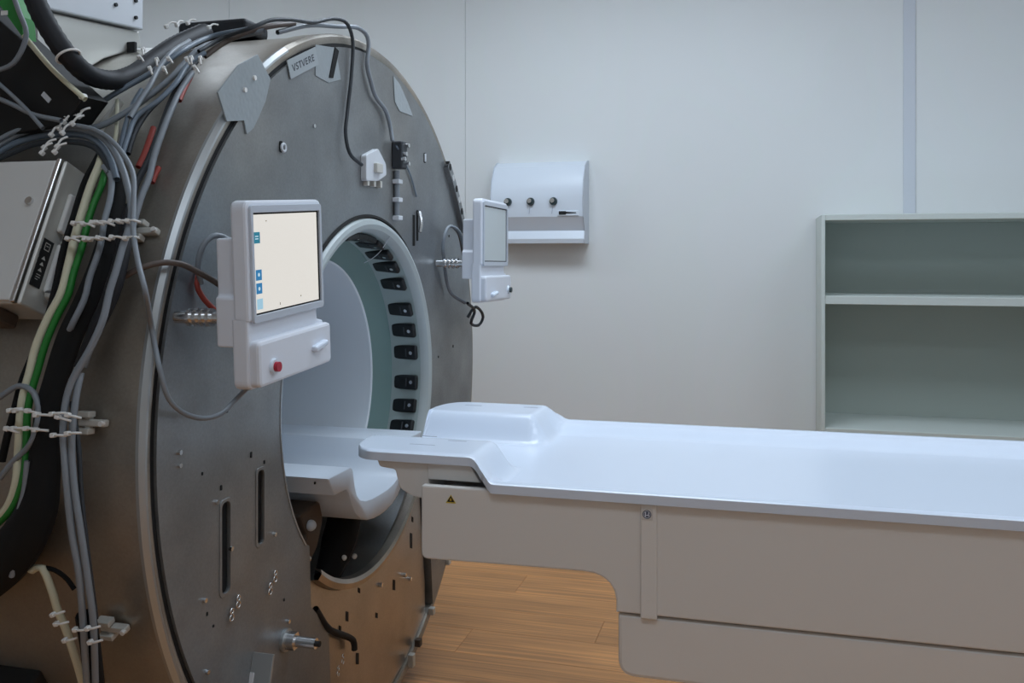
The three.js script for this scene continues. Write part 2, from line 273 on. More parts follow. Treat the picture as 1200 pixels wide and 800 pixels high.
  for (const [z, y] of [[0.60, 1.62], [0.565, 1.65]]) part('tape_screw', cylX([0.009, y, z], 0.005, 0.005, 10), M.tie, mag);
  { const cv = document.createElement('canvas'); cv.width = 256; cv.height = 96; const c = cv.getContext('2d'); c.fillStyle = '#a4abae'; c.fillRect(0, 0, 256, 96); c.fillStyle = '#2a2f36'; c.font = 'bold 50px sans-serif'; c.textAlign = 'center'; c.fillText('VSTVERE', 128, 66);
    const t = new THREE.CanvasTexture(cv); t.colorSpace = THREE.SRGBColorSpace;
    part('label', new THREE.BoxGeometry(0.14, 0.04, 0.002).rotateZ(0.42).rotateY(Math.PI / 2).translate(0.0065, 1.722, 0.36), std(0xffffff, 0.4, 0, { map: t }), mag, 'hand-lettered paper label'); }
  // bolts along the far upper rim
  for (let i = 0; i < 6; i++) { const a = (133 + i * 3.0) * Math.PI / 180; part('rim_bolt', cylX([0.01, HC + 0.86 * Math.sin(a), 0.86 * Math.cos(a)], 0.012, 0.022, 6), i % 2 ? M.chrome : M.dark, mag); }
  part('rim_rail', turned([[0.845, 0.004], [0.845, 0.02], [0.872, 0.02], [0.872, 0.004]], 24, 132, 150), M.plate, mag);
  // screws on the lower plate
  for (const [z, y, w, h] of [[0.10, 0.40, 0.012, 0.03], [0.03, 0.44, 0.01, 0.018], [0.14, 0.385, 0.01, 0.02], [-0.2, 0.375, 0.014, 0.035], [-0.08, 0.335, 0.012, 0.02], [0.04, 0.27, 0.014, 0.035], [-0.33, 0.46, 0.014, 0.05], [-0.34, 0.52, 0.01, 0.02]]) part('plate_notch', sweepX([[z - w / 2, y - h / 2], [z + w / 2, y - h / 2 + 0.006], [z + w / 2, y + h / 2], [z - w / 2, y + h / 2 - 0.006]], -0.013, -0.0105), M.dark, mag);
  for (const [z, y] of [[-0.1, 0.41], [-0.27, 0.38], [-0.31, 0.355]]) part('plate_screw', cylX([-0.008, y, z], 0.006, 0.01, 8), M.chrome, mag);
  for (const [z, y] of [[-0.5, 0.36], [-0.53, 0.37]]) part('plate_screw', cylX([0.008, y, z], 0.008, 0.012, 8), M.chrome, mag);
  // clips and bolts along the low far edge of the plate
  for (const i of [0, 1, 4, 6, 7]) { const a = (222 + i * 4.1) * Math.PI / 180, q = 0.862 + (i % 3) * 0.007; part('edge_clip', cbox([0.006, HC + q * Math.sin(a), q * Math.cos(a)], 0.018, 0.022 + (i % 2) * 0.016, 0.02, 0.003), i % 3 ? M.boxSteel : M.rust, mag); }
  // fittings in the dark below the bed
  { const s = new THREE.Group(); s.name = 'support_bracket'; mag.add(s);
    part('bracket_arm', sweepX(rounded([[0.29, 0.70], [0.19, 0.71], [0.17, 0.66], [0.20, 0.60], [0.24, 0.575], [0.32, 0.60], [0.25, 0.64]], 0.015), -0.12, -0.04, 0.006), M.rust, s);
    part('bracket_bolt', new THREE.SphereGeometry(0.013, 14, 10).translate(-0.035, 0.665, 0.245), M.offwhite, s);
    part('bracket_bolt', new THREE.SphereGeometry(0.009, 12, 8).translate(-0.03, 0.595, 0.27), M.chrome, s); }
  part('bore_hose', taperTube([[-0.05, 0.50, 0.14], [-0.06, 0.56, 0.05], [-0.1, 0.62, -0.06], [-0.2, 0.66, -0.1]], [0.03, 0.045, 0.045, 0.04], 24, 14), M.black, mag);
  for (const [z, y] of [[0.10, 0.545], [0.04, 0.53]]) part('cavity_screw', new THREE.SphereGeometry(0.007, 10, 8).translate(-0.02, y, z), M.tie, mag);
}

// ---------- the bed in the bore ----------
{
  const half = [[0.296, 0.79], [0.178, 0.79], [0.168, 0.786], [0.162, 0.775], [0.152, 0.738], [0.141, 0.715], [0.122, 0.698], [0.09, 0.688], [0.05, 0.683], [0, 0.682]];
  const lowh = [[0, 0.628], [0.04, 0.630], [0.08, 0.637], [0.12, 0.651], [0.15, 0.672], [0.172, 0.70], [0.186, 0.728], [0.2, 0.742], [0.262, 0.744]];
  const mir = (l) => l.slice(0, -1).reverse().map(([z, y]) => [-z, y]);
  const prof = [...half, ...mir(half), ...lowh.slice(1).reverse().map(([z, y]) => [-z, y]), ...lowh];
  const bed = thing('bore_bed', 'white moulded bed with a sunken channel lying inside the bore', 'bed', [-0.65, 0.636, 0]);
  part('bed_shell', toCreasedNormals(sweepX(prof, -1.35, 0.035, 0.004), 0.6), M.white, bed);
}

// ---------- patient table ----------
{
  const tb = thing('patient_table', 'long white patient table with beige side panels running up to the bore', 'table', [1.6, 0, 0]);
  const XE = 3.0;
  // shell of the table top: tray with raised shoulders at the head end
  const halfW = (x) => x < 0.17 ? 0.245 + 0.1 * Math.sqrt(Math.max(0, 1 - ((0.17 - x) / 0.07) ** 2)) : 0.345 + 0.04 * smooth(0.39, 0.45, x);
  const H = (x, z) => {
    const a = Math.abs(z); let tr = 0.803 + 0.022 * smooth(0.27, 0.36, a) + 0.005 * smooth(0.362, 0.368, a) * (1 - smooth(0.378, 0.386, a));
    const m = smooth(0.115, 0.185, a) * (1 - smooth(0.385, 0.45, x)); const edge = 1 - 0.006 / 0.07 * smooth(halfW(x) - 0.006, halfW(x) + 0.001, a);
    return tr + (0.873 - tr) * m * edge;
  };
  const xs = []; for (let x = 0.1; x < 0.175; x += 0.007) xs.push(x); for (let x = 0.18; x < 0.38; x += 0.025) xs.push(x); for (let x = 0.38; x < 0.46; x += 0.006) xs.push(x); for (let x = 0.47; x <= XE; x += 0.23) xs.push(x);
  const ts = []; for (let i = 0; i <= 120; i++) { ts.push(-1 + 2 * i / 120); }
  const pos = [], idx = [], nx = xs.length, nt = ts.length;
  for (const lay of [0, 1]) for (const x of xs) for (const t of ts) { const z = t * halfW(x); pos.push(x, H(x, z) - lay * 0.018, z); }
  const id = (l, i, j) => l * nx * nt + i * nt + j;
  for (let i = 0; i < nx - 1; i++) for (let j = 0; j < nt - 1; j++) { idx.push(id(0, i, j), id(0, i, j + 1), id(0, i + 1, j), id(0, i + 1, j), id(0, i, j + 1), id(0, i + 1, j + 1)); idx.push(id(1, i, j), id(1, i + 1, j), id(1, i, j + 1), id(1, i + 1, j), id(1, i + 1, j + 1), id(1, i, j + 1)); }
  for (let i = 0; i < nx - 1; i++) { idx.push(id(0, i, nt - 1), id(1, i, nt - 1), id(0, i + 1, nt - 1), id(0, i + 1, nt - 1), id(1, i, nt - 1), id(1, i + 1, nt - 1)); idx.push(id(0, i, 0), id(0, i + 1, 0), id(1, i, 0), id(0, i + 1, 0), id(1, i + 1, 0), id(1, i, 0)); }
  for (let j = 0; j < nt - 1; j++) { idx.push(id(0, 0, j), id(1, 0, j), id(0, 0, j + 1), id(0, 0, j + 1), id(1, 0, j), id(1, 0, j + 1)); idx.push(id(0, nx - 1, j), id(0, nx - 1, j + 1), id(1, nx - 1, j), id(0, nx - 1, j + 1), id(1, nx - 1, j + 1), id(1, nx - 1, j)); }
  let g = new THREE.BufferGeometry(); g.setAttribute('position', new THREE.Float32BufferAttribute(pos, 3)); g.setIndex(idx); g = toCreasedNormals(g, 0.9);
  const top = part('table_top', g, M.gloss, tb, 'glossy white dished table top');
  part('marking_slot', rbox(0.21, 0.25, 0.8725, 0.8735, 0.165, 0.17, 0.0005, 1), M.slotMark, top);
  part('marking_slot', rbox(0.29, 0.335, 0.8725, 0.8735, 0.20, 0.205, 0.0005, 1), M.slotMark, top);
  part('marking_slot', rbox(0.22, 0.28, 0.8725, 0.8735, 0.26, 0.264, 0.0005, 1), M.slotMark, top);
  part('marking_slot', rbox(0.17, 0.22, 0.8725, 0.8735, -0.29, -0.28, 0.0005, 1), M.slotMark, top);
  part('marking_slot', rbox(0.34, 0.38, 0.8725, 0.8735, -0.30, -0.29, 0.0005, 1), M.slotMark, top);
  // head block and neck under the shoulders
  for (const s of [-1, 1]) part('head_block', sweepZ([[0.29, 0.8145], [0.29, 0.853], [0.383, 0.853], [0.408, 0.8145]], s * 0.264 - 0.07, s * 0.264 + 0.07, 0.002), M.cream, tb);
  part('neck', sweepZ(rounded([[0.168, 0.853], [0.175, 0.834], [0.212, 0.830], [0.222, 0.79], [0.25, 0.775], [0.291, 0.768], [0.291, 0.853]], [0.002, 0.006, 0.006, 0.01, 0.01, 0, 0]), -0.33, -0.19, 0.003), M.cream, tb);
  part('neck', sweepZ(rounded([[0.168, 0.853], [0.175, 0.834], [0.212, 0.830], [0.222, 0.79], [0.25, 0.775], [0.291, 0.768], [0.291, 0.853]], [0.002, 0.006, 0.006, 0.01, 0.01, 0, 0]), 0.19, 0.33, 0.003), M.cream, tb);
  // side body with a stepped underside
  part('body', sweepZ(rounded([[0.29, 0.782], [0.29, 0.655], [0.71, 0.66], [0.703, 0.584], [XE, 0.584], [XE, 0.782]], [0.004, 0.02, 0.075, 0, 0, 0.02]), -0.352, 0.352, 0.002), M.cream, tb);
  for (const s of [-1, 1]) part('side_panel', sweepZ(rounded([[0.288, 0.811], [0.288, 0.655], [0.71, 0.66], [0.703, 0.584], [XE, 0.584], [XE, 0.806], [0.44, 0.806], [0.43, 0.811]], [0.006, 0.016, 0.075, 0, 0, 0, 0, 0]), s * 0.361 - 0.009, s * 0.361 + 0.009, 0.004), M.cream, tb, 'beige upper side panel');
  part('lower_panel', sweepZ(rounded([[0.706, 0.579], [0.706, 0.455], [XE, 0.455], [XE, 0.579]], [0.004, 0.035, 0.03, 0.004]), -0.366, 0.366, 0.008), M.creamLow, tb, 'beige lower side panel');
  part('column', rbox(1.2, 2.3, 0.06, 0.456, -0.22, 0.22, 0.02), M.dark, tb);
  part('base_plate', rbox(1.0, 2.6, 0, 0.06, -0.3, 0.3, 0.02), M.cream, tb);
  const st = part('cover_strip', rbox(0.752, 0.785, 0.578, 0.806, 0.366, 0.377, 0.004), M.creamLow, tb, 'narrow vertical cover strip');
  { const cv = document.createElement('canvas'); cv.width = cv.height = 128; const c = cv.getContext('2d'); c.fillStyle = '#d4d1cc'; c.fillRect(0, 0, 128, 128); c.fillStyle = '#14244a'; c.beginPath(); c.arc(64, 64, 50, 0, 7); c.fill();
    c.strokeStyle = '#dfe6f0'; c.lineWidth = 6; c.beginPath(); c.arc(64, 64, 38, 0, 7); c.stroke(); c.fillStyle = '#dfe6f0'; c.beginPath(); c.ellipse(48, 48, 9, 12, 0, 0, 7); c.fill(); c.fillRect(40, 58, 14, 34); c.fillRect(54, 68, 34, 10); c.fillRect(74, 40, 12, 46);
    const t = new THREE.CanvasTexture(cv); t.colorSpace = THREE.SRGBColorSpace;
    part('sticker', new THREE.BoxGeometry(0.022, 0.022, 0.0012).translate(0.7655, 0.786, 0.3775), std(0xffffff, 0.45, 0, { map: t }), st, 'round navy blue safety sticker'); }
  { const cv = document.createElement('canvas'); cv.width = cv.height = 128; const c = cv.getContext('2d'); c.fillStyle = '#d9c14a'; c.fillRect(0, 0, 128, 128); c.fillStyle = '#1b1a12'; c.beginPath(); c.moveTo(64, 26); c.lineTo(112, 112); c.lineTo(16, 112); c.fill(); c.fillStyle = '#d9b01e'; c.beginPath(); c.arc(62, 84, 12, 0, 7); c.fill(); c.fillRect(60, 58, 8, 20);
    const t = new THREE.CanvasTexture(cv); t.colorSpace = THREE.SRGBColorSpace;
    const tri = sweepZ([[0.343, 0.781], [0.366, 0.781], [0.3545, 0.799]], 0.3705, 0.3715); const p = tri.attributes.position, uv = tri.attributes.uv; for (let i = 0; i < p.count; i++) uv.setXY(i, (p.getX(i) - 0.343) / 0.023, (p.getY(i) - 0.781) / 0.02);
    part('warning_sticker', tri.translate(0, -0.004, -0.001), std(0xffffff, 0.45, 0, { map: t }), tb, 'small yellow and black warning triangle'); }
  part('strip_screw', new THREE.CylinderGeometry(0.004, 0.004, 0.002, 12).rotateX(Math.PI / 2).translate(0.768, 0.615, 0.377), M.cream, st);
}

// ---------- display units beside the bore ----------
function display(label, pos, yaw, roll, lit) {
  const d = thing('display_unit', label, 'display', pos); d.rotation.order = 'YXZ'; d.rotation.set(0, yaw, roll);
  const w = 0.134, hgt = 0.158;                                   // local: x right, y up, z out of the screen; origin at the bottom middle
  const Z = (y) => y;
  lpart('housing', sweepZ(rounded([[-w, 0.115], [w, 0.118], [w, 0.318], [-w, 0.318]], [0.004, 0.004, 0.016, 0.016]), -0.030, 0, 0.005), M.display, d);
  lpart('back_housing', sweepZ(rounded([[-w + 0.004, 0.072], [w - 0.03, 0.072], [w - 0.03, 0.255], [-w + 0.012, 0.255], [-w + 0.012, 0.16], [-w + 0.004, 0.155]], 0.004), -0.066, -0.025, 0.004), M.display, d);
  lpart('control_panel', sweepZ(rounded([[-w, 0.0], [w + 0.004, 0.0], [w + 0.004, 0.085], [w - 0.02, 0.09], [w - 0.022, 0.108], [w, 0.114], [w, 0.12], [-w, 0.12]], [0.016, 0.014, 0.006, 0.004, 0.004, 0.002, 0, 0]), -0.034, -0.004, 0.004), M.display, d);
  lpart('control_ledge', sweepZ(rounded([[-w + 0.004, 0.004], [w, 0.004], [w, 0.082], [-w + 0.004, 0.082]], 0.012), -0.01, 0.014, 0.006), M.display, d);
  // screen: a lit page with a column of icon tiles
  const cv = document.createElement('canvas'); cv.width = 480; cv.height = 350; const c = cv.getContext('2d'); c.fillStyle = '#f3efe8'; c.fillRect(0, 0, 480, 350);
  c.fillStyle = '#a9d4ea'; c.fillRect(14, 300, 40, 38);
  c.fillStyle = '#1f7f99'; c.fillRect(4, 62, 44, 40); c.fillStyle = '#2a7fb8'; c.fillRect(12, 196, 40, 38); c.fillRect(12, 244, 40, 38); c.fillStyle = '#cfe8f5'; c.fillRect(16, 75, 22, 4); c.fillRect(16, 84, 22, 4); c.beginPath(); c.arc(33, 214, 7, 0, 7); c.fill(); c.beginPath(); c.arc(33, 264, 7, 0, 7); c.fill();
  c.fillStyle = '#7b756c'; c.fillRect(172, 328, 5, 10); c.fillRect(330, 318, 8, 5); c.fillRect(90, 22, 8, 4);
  const t = new THREE.CanvasTexture(cv); t.colorSpace = THREE.SRGBColorSpace;
  const glow = new THREE.MeshStandardMaterial({ color: 0x202020, roughness: 0.25, emissive: 0xffffff, emissiveMap: t, emissiveIntensity: SCREEN });
  const bz = lpart('bezel', sweepZ(rounded([[-w + 0.008, 0.112], [w - 0.008, 0.112], [w - 0.008, 0.31], [-w + 0.008, 0.31]], 0.008), -0.001, 0.005, 0.001, [[[-0.118, 0.125], [0.118, 0.125], [0.118, 0.297], [-0.118, 0.297]]]), M.bezel, d);
  lpart('screen_glass', rbox(-0.119, 0.119, 0.124, 0.298, -0.001, 0.001, 0.0005, 1), M.black, d);
  lpart('screen', new THREE.PlaneGeometry(0.228, 0.166).translate(-0.003, 0.211, 0.0016), lit ? glow : M.darkScreen, d, lit ? 'bright cream screen with a column of blue icons' : 'pale unlit screen');
  if (lit) { const l = new THREE.RectAreaLight(0xfff3e2, SCREEN * 0.9, 0.228, 0.166); l.position.set(-0.003, 0.211, 0.007); l.rotation.y = Math.PI; l.name = 'screen_light'; d.add(l); }
  lpart('button_collar', new THREE.CylinderGeometry(0.013, 0.014, 0.006, 24).rotateX(Math.PI / 2).translate(lit ? -0.086 : 0.1, 0.034, 0.016), M.white, d);
  lpart('emergency_button', new THREE.CylinderGeometry(0.0085, 0.0085, 0.012, 24).rotateX(Math.PI / 2).translate(lit ? -0.086 : 0.1, 0.034, 0.02), lit ? M.redBtn : M.outlet, d, lit ? 'round red emergency button' : 'round dark button');
  const k = lpart('control_knob', new RoundedBoxGeometry(0.05, 0.012, 0.014, 2, 0.005).rotateZ(0.15).translate(lit ? 0.078 : -0.06, lit ? 0.044 : 0.025, 0.018), M.gloss, d);
  lpart('mount_arm', new THREE.CylinderGeometry(0.011, 0.011, 0.09, 16).rotateX(Math.PI / 2).translate(-w + 0.02, 0.12, -0.108), M.chrome, d);
  for (const z of [-0.085, -0.098, -0.111, -0.124]) lpart('mount_nut', new THREE.CylinderGeometry(0.016, 0.016, 0.006, 12).rotateX(Math.PI / 2).translate(-w + 0.02, 0.12, z), M.chrome, d);
  return d;
}
const SCREEN = 1.25;
display('white touchscreen unit with a lit cream screen left of the bore', [0.165, 1.078, 0.70], Math.PI / 2, 0.065, true);
display('white touchscreen unit at the far side of the bore seen edge-on', [0.165, 1.152, -0.60], Math.PI / 2 - 0.02, -0.01, false);

// ---------- wall service unit ----------
{
  const u = thing('wall_service_unit', 'white gas outlet box with three round sockets mounted on the back wall', 'outlet box', [0.037, 1.351, RZ0 + 0.06]);
  const x0 = -0.17, x1 = 0.243, zb = RZ0;
  // curved front seen in (z, y)
  const prof = [[zb, 1.351], [zb + 0.1, 1.351], [zb + 0.105, 1.37], [zb + 0.09, 1.405], [zb + 0.125, 1.465], [zb + 0.135, 1.55], [zb + 0.12, 1.62], [zb + 0.08, 1.685], [zb + 0.03, 1.71], [zb, 1.712]];
  part('housing', toCreasedNormals(sweepX(prof, x0 + 0.004, x1 - 0.004), 0.35), M.white, u);
  part('end_cap', sweepX(prof.map(([z, y]) => [z + (z > zb + 0.01 ? 0.004 : 0), y + (y > 1.6 ? 0.003 : -0.002)]), x1 - 0.004, x1, 0.001), M.bezel, u);
  part('end_cap', sweepX(prof.map(([z, y]) => [z + (z > zb + 0.01 ? 0.004 : 0), y + (y > 1.6 ? 0.003 : -0.002)]), x0, x0 + 0.004, 0.001), M.bezel, u);
  for (const x of [-0.09, 0.012, 0.113]) {
    const s = new THREE.Group(); s.name = 'gas_socket'; u.add(s); const y = 1.531, z = zb + 0.136;
    part('socket_ring', new THREE.CylinderGeometry(0.016, 0.018, 0.014, 24).rotateX(Math.PI / 2).translate(x, y, z), M.outlet, s);
    part('socket_core', new THREE.CylinderGeometry(0.010, 0.011, 0.014, 20).rotateX(Math.PI / 2).translate(x - 0.003, y + 0.003, z + 0.008), M.chrome, s);
    part('socket_tag', new THREE.BoxGeometry(0.002, 0.03, 0.001).rotateX(-0.11).rotateZ(-0.12).translate(x - 0.006, 1.492, zb + 0.131), M.slotMark, s);
  }
  part('nameplate', rbox(0.13, 0.222, 1.468, 1.491, zb + 0.124, zb + 0.1305, 0.002), M.white, u);
  part('name_mark', sweepZ([[0.136, 1.473], [0.166, 1.473], [0.168, 1.477], [0.212, 1.479], [0.212, 1.482], [0.168, 1.485], [0.166, 1.488], [0.136, 1.488]], zb + 0.13, zb + 0.132), M.dark, u, 'dark pointed mark on the nameplate');
}

// ---------- open shelf unit ----------
{
  const z0 = RZ0 + 0.007, z1 = -1.42, x0 = 1.186, x1 = 2.35;
  const u = thing('shelf_unit', 'pale green open shelf unit with two compartments against the back wall', 'shelf unit', [(x0 + x1) / 2, 0, (z0 + z1) / 2]);
  part('side_panel', rbox(x0 + 0.006, x0 + 0.02, 0, 1.45, z0, z1, 0.002), M.shelf, u); part('side_panel', rbox(x1 - 0.02, x1, 0, 1.45, z0, z1, 0.002), M.shelf, u);
  part('top_panel', rbox(x0 + 0.02, x1 - 0.02, 1.428, 1.45, z0, z1, 0.002), M.shelf, u);
  part('back_panel', rbox(x0 + 0.02, x1 - 0.02, 0.05, 1.428, z0, z0 + 0.012, 0.001), M.shelfBack, u);
  part('shelf', rbox(x0 + 0.02, x1 - 0.02, 1.116, 1.147, z0 + 0.012, z1 - 0.002, 0.002), M.shelf, u);
  part('bottom_panel', rbox(x0 + 0.02, x1 - 0.02, 0.62, 0.655, z0 + 0.012, z1, 0.002), M.shelf, u);
  part('plinth', rbox(x0 + 0.02, x1 - 0.02, 0, 0.62, z1 - 0.03, z1 - 0.01, 0.002), M.shelf, u);
}

// ---------- steel box on the barrel ----------
{
  const phi = 23.6 * Math.PI / 180;
  const b = thing('connector_box', 'bare steel junction box bolted to the side of the magnet drum', 'box', onBarrel(-0.378, 23.6, 0.893)); b.rotation.x = -phi;   // local: x along the axis, y around the drum, z outwards
  lpart('box_body', rbox(-0.2, 0.18, -0.135, 0.135, 0, 0.082, 0.004), M.boxSteel, b);
  lpart('box_lid', rbox(-0.2, 0.165, -0.132, 0.132, 0.082, 0.09, 0.003), M.boxFront, b, 'pale steel lid');
  lpart('edge_strip', rbox(0.166, 0.176, -0.135, 0.135, 0.08, 0.092, 0.003), M.chrome, b);
  for (const [y, h] of [[0.045, 0.075], [-0.055, 0.09]]) {
    const k = new THREE.Group(); k.name = 'connector_plate'; b.add(k);
    lpart('plate', rbox(0.18, 0.19, y - h / 2, y + h / 2, 0.008, y > 0 ? 0.058 : 0.046, 0.006), M.boxFront, k);
    for (const s of [-1, 1]) { lpart('bolt', cylX([0.194, y + s * h * 0.52, 0.035], 0.011, 0.012, 14), M.chrome, k); lpart('bolt_socket', cylX([0.2, y + s * h * 0.52, 0.035], 0.005, 0.004, 10), M.hole, k); }
  }
  { const cv = document.createElement('canvas'); cv.width = 96; cv.height = 320; const c = cv.getContext('2d'); c.fillStyle = '#16181a'; c.fillRect(0, 0, 96, 320); c.strokeStyle = '#c9c9c4'; c.lineWidth = 6; c.strokeRect(26, 24, 44, 46); c.fillStyle = '#c9c9c4';
    c.fillRect(36, 40, 24, 6); for (const y of [110, 150, 190]) { c.beginPath(); c.moveTo(48, y); c.lineTo(68, y + 26); c.lineTo(28, y + 26); c.fill(); } c.fillRect(28, 236, 40, 5); c.fillRect(28, 252, 40, 5); c.fillRect(28, 268, 26, 5);
    const t = new THREE.CanvasTexture(cv); t.colorSpace = THREE.SRGBColorSpace;
    lpart('arrow_label', new THREE.BoxGeometry(0.024, 0.085, 0.0012).rotateY(Math.PI / 2).translate(0.1806, -0.055, 0.064), std(0xffffff, 0.5, 0, { map: t }), b, 'black label with white arrows'); }
  lpart('red_label', new THREE.BoxGeometry(0.03, 0.02, 0.0012).translate(0.03, 0.112, 0.0906), M.redBtn, b); lpart('white_label', new THREE.BoxGeometry(0.03, 0.022, 0.0012).translate(0.03, 0.09, 0.0906), M.tie, b);
  for (const [x, y] of [[0.14, 0.05], [0.115, -0.09], [0.02, 0.0]]) lpart('lid_screw', new THREE.CylinderGeometry(0.007, 0.007, 0.008, 12).rotateX(Math.PI / 2).translate(x, y, 0.092), M.chrome, b);
  lpart('foot_flange', rbox(-0.2, 0.13, -0.16, -0.135, 0.02, 0.07, 0.006), M.rust, b);
}

// ---------- upper left: turret, electronics rack, hoses ----------
{
  const tu = thing('turret_cabinet', 'grey sheet-metal turret cabinet standing on top of the drum', 'cabinet', [-0.85, 1.70, 0.5]);
  part('cabinet_shell', sweepX([[0.3, 2.2], [0.3, 1.80], [0.42, 1.748], [0.55, 1.665], [0.9, 1.62], [0.9, 2.2]], -1.2, -0.50, 0.004), M.offwhite, tu);
  part('upper_panel', sweepX([[0.3, 2.2], [0.3, 1.838], [0.61, 1.809], [0.9, 1.785], [0.9, 2.2]], -0.50, -0.45, 0.004), M.offwhite, tu, 'pale upper sheet with screws');
  part('lower_panel', sweepX([[0.3, 1.835], [0.29, 1.80], [0.42, 1.745], [0.55, 1.662], [0.62, 1.70], [0.62, 1.806]], -0.50, -0.462, 0.004), M.boxSteel, tu);
  for (const [z, y] of [[0.46, 1.90], [0.40, 1.872], [0.33, 1.86], [0.33, 1.9], [0.52, 1.88], [0.33, 1.94]]) part('sheet_screw', cylX([-0.448, y, z], 0.0045, 0.006, 8), M.dark, tu);
  part('fastener_tab', rbox(-0.462, -0.44, 1.75, 1.80, 0.335, 0.345, 0.002), M.dark, tu);
}
{
  const r = thing('electronics_rack', 'black electronics module with a green edge beside the turret cabinet', 'electronics', [-0.42, 1.55, 0.72]);
  const a = [-0.5, 1.828, 0.8], b = [-0.195, 1.582, 0.8], c = [-0.239, 1.534, 0.8], d = [-0.5, 1.502, 0.8];
  part('module', sweepZ([[a[0], a[1]], [d[0], d[1]], [c[0], c[1]], [b[0], b[1]]], 0.735, 0.80, 0.003), M.pcb, r);
  const e0 = [-0.391, 1.782, 0.81], e1 = [-0.318, 1.693, 0.81], e2 = [-0.322, 1.733, 0.81], e3 = [-0.356, 1.798, 0.81];
  part('green_edge', sweepZ([[e0[0], e0[1]], [e1[0], e1[1]], [e2[0], e2[1]], [e3[0], e3[1]]], 0.78, 0.812, 0.001), M.pcbGreen, r, 'green circuit board edge');
  part('edge_rail', tube([[-0.318, 1.698, 0.81], [-0.254, 1.632, 0.81], [-0.185, 1.576, 0.81]], 0.005, 12, 8), M.creamCable, r);
  part('part_tag', new THREE.BoxGeometry(0.022, 0.009, 0.002).rotateZ(-0.75).translate(...[-0.276, 1.585, 0.802]), M.offwhite, r);
  part('part_tag', new THREE.BoxGeometry(0.014, 0.008, 0.002).translate(...[-0.356, 1.741, 0.816]), M.tie, r);
  part('corner_screw', new THREE.CylinderGeometry(0.006, 0.006, 0.01, 10).rotateX(Math.PI / 2).translate(...[-0.194, 1.582, 0.805]), M.tie, r);
}
const cable = (pts, r, mat, label, cat = 'cable', group) => solo(cat.replace(' ', '_'), tube(pts, r), mat, label, cat, group);
solo('corrugated_hose', taperTube([[-0.271, 1.787, 0.85], [-0.249, 1.733, 0.85], [-0.222, 1.689, 0.85], [-0.2, 1.653, 0.84], [-0.201, 1.628, 0.79], [-0.209, 1.628, 0.72], [-0.233, 1.658, 0.62], [-0.258, 1.709, 0.52], [-0.273, 1.764, 0.42], [-0.281, 1.821, 0.3]], [0.018, 0.018, 0.019, 0.021, 0.022], 90, 14, 0.03), M.hose, 'thick black hose curving down past the turret cabinet', 'hose');
solo('black_sleeve', taperTube([[-0.114, 1.439, 0.809], [-0.096, 1.391, 0.836], [-0.092, 1.351, 0.856], [-0.089, 1.288, 0.883], [-0.1, 1.224, 0.904], [-0.121, 1.161, 0.921], [-0.135, 1.095, 0.934], [-0.146, 1.042, 0.94], [-0.148, 0.987, 0.944], [-0.154, 0.931, 0.945], [-0.17, 0.873, 0.942], [-0.215, 0.81, 0.935], [-0.296, 0.749, 0.923], [-0.377, 0.717, 0.916]], [0.011, 0.014, 0.018, 0.02, 0.02, 0.02, 0.022, 0.028, 0.036, 0.042, 0.046, 0.05], 100, 16), M.black, 'broad black cable sleeve running down the drum between the grey cables', 'sleeve');
solo('black_duct', taperTube([[-0.058, 1.382, 0.857], [-0.04, 1.295, 0.896], [-0.045, 1.225, 0.92], [-0.061, 1.177, 0.933], [-0.086, 1.115, 0.946]], [0.006, 0.012, 0.014, 0.012, 0.006], 40, 12), M.hose, 'short navy black duct beside the black sleeve', 'duct');
solo('cable_block', rbox(-0.40, -0.21, 1.832, 1.868, 0.13, 0.24, 0.012), M.hose, 'black padded block under the hose on the drum top', 'block');
cable([[-0.21, 1.508, 0.725], [-0.183, 1.483, 0.768], [-0.151, 1.457, 0.815], [-0.15, 1.422, 0.836], [-0.147, 1.376, 0.86], [-0.144, 1.324, 0.884], [-0.141, 1.278, 0.902], [-0.142, 1.231, 0.918], [-0.157, 1.193, 0.929], [-0.172, 1.144, 0.94], [-0.177, 1.105, 0.947], [-0.185, 1.064, 0.953], [-0.187, 1.036, 0.956], [-0.188, 0.985, 0.959], [-0.193, 0.922, 0.96], [-0.215, 0.878, 0.957], [-0.251, 0.849, 0.955]], 0.0075, M.creamCable, 'thick cream cable running down beside the green one');
cable([[-0.186, 1.486, 0.742], [-0.156, 1.457, 0.792], [-0.127, 1.419, 0.838], [-0.129, 1.386, 0.855], [-0.128, 1.35, 0.872], [-0.124, 1.309, 0.89], [-0.127, 1.266, 0.906], [-0.127, 1.231, 0.918], [-0.14, 1.196, 0.928], [-0.153, 1.152, 0.939], [-0.162, 1.106, 0.947], [-0.169, 1.074, 0.952], [-0.174, 1.037, 0.956], [-0.173, 0.989, 0.959], [-0.177, 0.938, 0.96], [-0.199, 0.886, 0.958], [-0.248, 0.842, 0.954]], 0.0062, M.green, 'bright green earth cable running down the drum');
cable([[-0.212, 1.504, 0.728], [-0.172, 1.464, 0.799], [-0.175, 1.424, 0.823], [-0.169, 1.359, 0.858], [-0.169, 1.31, 0.879], [-0.165, 1.237, 0.905], [-0.168, 1.188, 0.92], [-0.186, 1.125, 0.934], [-0.198, 1.09, 0.94], [-0.209, 1.04, 0.946], [-0.219, 1.005, 0.948], [-0.231, 0.955, 0.95]], 0.0065, M.black, 'black cable along the edge of the steel box');
cable([[-0.134, 1.453, 0.824], [-0.11, 1.433, 0.835], [-0.095, 1.395, 0.856], [-0.09, 1.353, 0.877], [-0.083, 1.309, 0.896], [-0.088, 1.26, 0.914], [-0.089, 1.225, 0.925], [-0.102, 1.186, 0.936], [-0.13, 1.156, 0.922], [-0.164, 1.125, 0.903]], 0.0055, M.cable, 'grey cable ending halfway down over the black sleeve');
